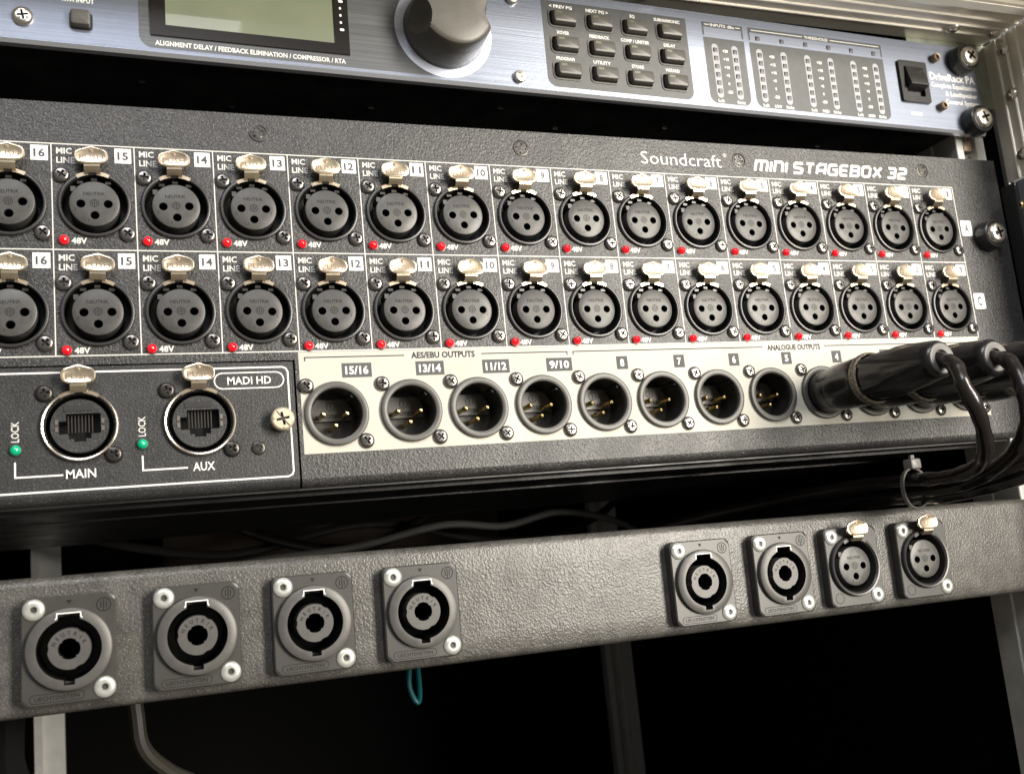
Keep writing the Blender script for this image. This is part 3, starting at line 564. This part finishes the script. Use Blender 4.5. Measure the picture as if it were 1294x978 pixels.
for i in range(n):
    a = 2*math.pi*i/n; r = 3.05 if (i % 12) not in (6,) else 2.7; ho.append((r*math.cos(a), r*math.sin(a)))
fy = -PT-.9; mb.plate(cr, [ho], fy, None, 'ring'); mb.loft([[(p[0], fy, p[1]) for p in cr], [(p[0]*1.03, fy+.3, p[1]*1.03) for p in cr], [(p[0]*1.03, 12, p[1]*1.03) for p in cr]], 'plate', False, False)
mb.loft([[(p[0], fy, p[1]) for p in ho], [(p[0]*.97, 12, p[1]*.97) for p in ho]], 'dark', False, True)
def arctext(mb, s_, r, a0, a1, h, m, y):
    for i, c in enumerate(s_):
        if c == ' ': continue
        a = a0+(a1-a0)*i/(len(s_)-1); T(mb, c, r*math.cos(math.radians(a)), r*math.sin(math.radians(a)), h, m, y=y, bold=.02, rot=a-90)
arctext(mb, 'NEUTRIK', 4.5, 158, 22, 1.15, 'emb', fy-.03)
me_core = mb.mesh('speaker_socket_core')
mb = MB(); ribbon(mb, [(-3.7, 8.7), (-3.3, 9.0), (-3.2, 10.35), (3.2, 10.35), (3.3, 9.0), (3.7, 8.7)], .35, -PT-1.85, 'white'); me_key = mb.mesh('release_catch')
mb = MB(); mb.lathe([(3.1, -PT+.02), (3.1, -PT-.25), (2.7, -PT-.75), (1.9, -PT-1.0), (1.2, -PT-.95), (.85, -PT-.5), (.8, -PT+.3), (.01, -PT+.4)], 'rivet', n=24); me_riv = mb.mesh('rivet')
for x in spk:
    s_ = put('speaker_socket', me_spk, cpn, (x, 0, 0)); put('socket_core', me_core, s_); put('release_catch', me_key, s_); put('rivet', me_riv, s_, (-9.5, 0, 12)); put('rivet', me_riv, s_, (9.5, 0, -12))
mb = flange(10.9); yy = -PT-1.6
mb.lathe([(11.9, -PT+.05), (11.85, yy+.4), (11.5, yy), (10.9, yy+.1), (10.2, yy+.8), (10.1, 9), (.01, 9)], 'shell', n=48); ribbon(mb, circ(-9.0, -12.0, 2.0, 20), .22, -PT-.03, 'emb', True)
me_x8 = mb.mesh('xlr_panel_socket')
mbi = MB(); mbi2 = female_insert(-PT-.4); me_x8i = mbi2.mesh('pin_insert_grey')
mb, _ = latch_mesh(14.6, -PT-4.6, 'x', 11.0); arms(mb, 10.2, 11.5, yy, math.radians(60), math.radians(120), 'shell'); me_x8l = mb.mesh('latch')
for x in xl_:
    s_ = put('xlr_panel_socket', me_x8, cpn, (x, 0, 0)); o = put('pin_insert', me_x8i, s_); put('release_latch', me_x8l, s_, (.6, 0, 0)); put('rivet', me_riv, s_, (-9.5, 0, 12)); put('rivet', me_riv, s_, (9.5, 0, -12))

# ================================================================== PLUGS WITH THEIR CABLES
PZ = -72.8
def plug(x, label, path, tilt=(0, 0)):
    t = thing('cable_plug', label, 'cable plug', (x, 0, PZ), group='black plugs in the analogue outputs')
    t.rotation_euler = (math.radians(tilt[0]), 0, math.radians(tilt[1]))
    mb = MB(); mb.lathe([(8.6, 8), (8.6, -.3), (8.9, -1), (8.6, -9.5)], 'boot', n=40, cap0=True); a = put('nose_shell', mb.mesh('nose_shell'), t)
    mb = MB(); mb.lathe([(8.6, -9.4), (9.25, -9.7), (9.4, -10.3), (9.5, -16), (9.75, -24), (9.8, -26.3), (9.6, -26.8), (8, -27)], 'boot', n=48); put('collar', mb.mesh('collar'), t)
    mb = MB(); mb.lathe([(9.3, -26.5), (10.2, -27.2), (10.35, -28.4), (10.1, -29.8), (9.4, -30.4)], 'gritty', n=64); put('knurled_ring', mb.mesh('knurled_ring'), t)
    mb = MB(); rings = []
    for y, r in ((-29, 9.0), (-30.2, 9.6), (-33, 9.7), (-38, 9.6), (-44, 9.2), (-50, 8.6), (-56, 7.9), (-61, 7.3), (-63.5, 6.9), (-64.6, 6.3), (-65, 5.6)):
        rg = []
        for i in range(64):
            a = 2*math.pi*i/64; u = (-y-30)/30; rr = r
            ph = (a*5/(2*math.pi)) % 1; tip = .62*(1-abs(ph-.5)*2)+.12           # sunken grip tongues between ribs
            if 0 < u < tip and abs(ph-.5) < .36: rr -= .8
            rg.append((rr*math.cos(a), y, rr*math.sin(a)))
        rings.append(rg)
    mb.loft(rings, 'boot', False, False); put('boot', mb.mesh('boot', 50), t)
    mb = MB(); mb.lathe([(5.7, -64.9), (5.4, -65.4), (4.7, -65.5), (3.2, -65.2), (2.9, -64), (.01, -63)], 'bootr', n=32); put('boot_end', mb.mesh('boot_end'), t)
    mb = MB(); mi_ = t.matrix_basis.inverted(); mb.tube([tuple((mi_ @ (Vector(p)*S))/S) for p in path], lambda t_: 2.8+.18*math.sin(t_*47)+.12*math.sin(t_*113), 'rubber', n=14, sub=8); put('cable', mb.mesh('cable'), t)
P1 = [(100.8, -61, -72.9), (100.4, -66, -73.6), (99.6, -71.5, -77.0), (98.3, -75, -84.5), (103.2, -74.5, -94.4), (111.8, -67, -103.9), (119.2, -56, -110.4), (123.3, -42, -113.2), (123.0, -28, -113.5), (124.5, -10, -112.6), (112, 25, -113), (70, 90, -120), (0, 160, -140)]
P2 = [(126.1, -61, -72.9), (125.8, -66, -73.6), (124.5, -72, -76.4), (123.2, -76.5, -85), (124.4, -75.5, -96.5), (127.2, -67, -106), (130.0, -52, -112.6), (128.5, -35, -117.2), (127, -10, -117.4), (120, 25, -118), (86, 95, -126), (20, 165, -150)]
P3 = [(151.4, -61, -72.9), (151.2, -66, -73.6), (150.8, -72, -77), (150, -77, -86), (148, -77, -97), (143.5, -70, -107), (137.4, -57, -111.5), (134.0, -42, -115.0), (129.5, -28, -117.0), (130, -8, -113), (124, 28, -114), (95, 100, -119), (30, 170, -140)]
P4 = [(176.8, -61, -72.9), (176.7, -66, -73.8), (176, -73, -78), (173, -78, -89), (164, -77, -102), (152, -68, -112), (141, -55, -116.5), (136, -40, -119.0), (131, -26, -120.6), (129, -8, -119.6), (121, 28, -120), (90, 98, -128), (25, 168, -152)]
plug(100.8, 'black plug in output four, nearest and leftmost of the four plugs', P1)
plug(126.1, 'black plug just behind the nearest plug, grey cable end showing beside it', P2)
plug(151.4, 'third black plug from the left, cut off by the photo edge', P3)
plug(176.8, 'farthest black plug, in the last output socket at the right edge', P4)
ct = thing('cable_tie', 'pale cable tie strapped round the black cables under the stage box', 'cable tie', (126.5, -14, -116))
mb = MB(); rings = []
for i in range(28):
    a = 2*math.pi*i/28; rr = 1+.04*math.cos(3*a); c_, s_ = math.cos(a)*7.2*rr, math.sin(a)*7.6*rr
    rings.append([(c_*k_, yy+c_*.12, s_*k_) for k_, yy in ((1, -.9), (1.09, -.9), (1.09, .9), (1, .9))])
rings.append(rings[0]); mb.loft(rings, 'tie', False, False); put('strap', mb.mesh('strap'), ct)
mb = MB(); RB(mb, -2.2, 3.0, -2.4, 2.2, 7.6, 11.8, .9, .7, 'clear', True); mb.box(-.5, 1.3, -.7, .6, 11.6, 13.4, 'tie'); put('tie_head', mb.mesh('tie_head'), ct)

# ================================================================== FLIGHT CASE
fc = thing('flight_case', 'aluminium edged flight case with ribbed lid and side profiles and domed rivets', 'flight case', (-20, 0, -330))
off = Vector((20, 0, 330))
def F(n_, mb, ang=35, **k): o = put(n_, mb.mesh(n_, ang), fc, off, **k); return o
def profile(ridge, base, y_front=-150):
    p = [(4, base+3), (2.6, base), (0, base)]
    for y in ridge: p += [(y+.75, base), (y+.45, base-.45), (y, base-.6), (y-.45, base-.45), (y-.75, base)]
    p += [(-24.5, base), (-25.4, base-1.0), (-27, base-1.4), (-33, base-1.4), (-34.2, base-1.0), (-35.2, base), (-46, base), (-47, base-.8), (-48.5, base-.8), (-49.5, base), (-58, base), (-61, base+2), (-62, base+8)]
    return p
ZL = 96.1; XS = 228.0
pl_ = profile((-6.7, -12.9, -19.2), 0)
mb = MB(); mb.loft([[(x, y, ZL+z) for y, z in pl_] for x in (-300, -150, 0, 120, XS-.5)], 'alu', False, False, closed=False); F('lid_profile', mb, 25)
mb = MB()
for y in (-6.7, -12.9, -19.2): mb.box(-300, XS-.7, y-.32, y+.32, ZL-.72, ZL-.5, 'bead')  # near-white strips paint the highlights along the ribs
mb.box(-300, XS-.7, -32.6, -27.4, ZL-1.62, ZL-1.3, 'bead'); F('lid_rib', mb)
ps_ = profile((-4.4, -10.2, -16.6), 0)
mb = MB(); mb.loft([[(XS+x, y, z) for y, x in ps_] for z in (ZL-.7, 60, 24.9)], 'aluv', False, False, closed=False); F('side_profile', mb, 25)
mb = MB()
for y in (-4.4, -10.2, -16.6): mb.box(XS-.72, XS-.5, y-.3, y+.3, 25.2, ZL-1.2, 'bead')  # side ribs get the same painted highlight
F('side_rib', mb)
mb = MB(); mb.lathe([(3.3, 0), (3.2, -.5), (2.6, -1.2), (1.6, -1.8), (.02, -2.05)], 'screwn', n=24); me_rv = mb.mesh('case_rivet')
for x, y in ((197.3, -9.6), (223.2, -9.0), (40, -9.6), (-80, -9.6)):
    o = put('case_rivet', me_rv, fc, Vector((x, y, ZL-.3))+off); o.rotation_euler = (math.radians(90), 0, 0)
for z in (88.2, 65.0, 35.2):
    o = put('case_rivet', me_rv, fc, Vector((XS-.3, -8.6, z))+off); o.rotation_euler = (0, 0, math.radians(-90))
mb = MB(); mb.box(XS+.4, XS+8, -60, 3, -330, 24.2, 'foam'); F('side_lining', mb)
mb = MB(); mb.lathe([(2.4, 0), (2.5, -.6), (2.0, -1.1), (1.5, -1.0), (1.4, 0)], 'brass', n=20); me_ey = mb.mesh('eyelet')
o = put('eyelet', me_ey, fc, Vector((XS+.4, -1.0, 12.2))+off); o.rotation_euler = (0, 0, math.radians(-90))
mb = MB(); RB(mb, XS-1.6, XS+1, -2, 6, -330, 24, 1.2, .8, 'plastic'); F('gasket', mb)
# walls of the case
for n_, a in (('case_top', (-300, 236, 4.5, 500, 99, 106)), ('case_floor', (-300, 236, 4.5, 500, -336, -330)), ('case_back', (-300, 236, 500, 506, -336, 106)), ('case_side', (230, 236, 6.5, 500, -330, 99)), ('case_side', (-300, -294, 4.5, 500, -330, 99))):
    mb = MB(); mb.box(*a, 'case'); F(n_, mb)
# front rails
def rail(x0, s_):
    mb = MB(); zz = (-330, 92)
    prof = [(0, 30), (0, 18.2), (.5, 18), (.5, 17.4), (0, 17.2), (0, 3.2), (.2, 3), (3.8, 3), (4.0, 3.2), (4.0, 7.5), (12, 7.5), (12, 3.2), (12.2, 3), (17.2, 3), (17.4, 3.4), (17.4, 30)]
    mb.loft([[(x0+s_*px, py, z) for px, py in prof] for z in zz], 'rail', False, False, closed=False)
    mb.box(x0-.15*s_, x0, 3.6, 17, -329, 91, 'railg'); mb.box(x0-.3*s_, x0+.1*s_, 18.6, 30, -329, 91, 'railg')  # greyer sheets put the shade of the rail's side into its colour
    return mb
F('rack_rail', rail(200.2, 1)); F('rack_rail', rail(-256, -1))
mb = MB(); RB(mb, 205.0, 210.5, 3.6, 7, 40.5, 46.5, .8, .6, 'stamp'); F('cage_nut', mb)
mb = MB(); mb.box(180, 228, 2.2, 3.9, 92.6, 96.0, 'bracket'); mb.box(214.8, 228.5, 2.4, 3.9, 63, 92.6, 'bracket'); F('corner_bracket', mb)
for xa, xb in ((-238, -219.5), (194, 219)):
    mb = MB(); mb.box(xa, xa+3, 446, 452, -330, 95, 'rail'); mb.box(xa+3, xb, 452, 456, -330, 95, 'railg' if xa > 0 else 'rail'); mb.box(xb-8, xb, 444, 452, -330, 95, 'rail') if xa > 0 else None; mb.box(xa-.1, xa+5, 443, 446, -330, 95, 'rail'); F('rear_rail', mb)  # paler and greyer rail colours stand for lit and dim faces
mb = MB(); mb.box(-150, 120, 470, 476, -112, -60, 'wood'); F('floor_backdrop', mb)  # brown board added in place of the floor beyond the open back
# ================================================================== CABLES INSIDE THE CASE
def loose(name, label, path, r, m):
    mb = MB(); mb.tube(path, r, m, n=10, sub=8); o = put(name, mb.mesh(name), None); o['label'] = label; o['category'] = 'cable'
loose('loose_cable', 'pale grey cable running across behind the connector panel', [(-150, 330, -128), (-110, 300, -116), (-40, 300, -112), (20, 298, -103), (64, 302, -107), (105, 300, -101), (150, 300, -112), (200, 330, -135)], 2.4, 'greyc')
loose('loose_cable', 'grey brown cable bending down below the leftmost speaker socket', [(-178, 80, -132), (-173, 80, -150), (-171, 82, -170), (-169, 84, -184), (-160, 90, -195), (-146, 100, -206), (-130, 120, -228)], 3.0, 'olive')
loose('loose_cable', 'short teal cable loop hanging below the fourth speaker socket', [(-66, 90, -120), (-66, 72, -150), (-68.5, 66, -166), (-69.5, 64, -174), (-67, 63, -180), (-65, 66, -174), (-64, 74, -150), (-64, 90, -120)], 1.1, 'teal')
loose('loose_cable', 'black hose hanging at the lower left corner behind the connector panel', [(-205, 20, -130), (-208, 20, -170), (-206, 24, -186), (-214, 30, -205), (-230, 40, -230)], 5, 'case')
loose('loose_cable', 'brown black cable drooping between the stage box and the connector panel', [(-150, 330, -70), (-90, 330, -100), (-40, 330, -112), (0, 332, -104), (40, 335, -80)], 3.5, 'rubber')
loose('loose_cable', 'dark grey cable slung low across the gap left of the rear rail', [(-230, 360, -80), (-120, 350, -108), (-20, 345, -96), (80, 350, -116), (170, 380, -104), (230, 400, -60)], 3.0, 'darkc')
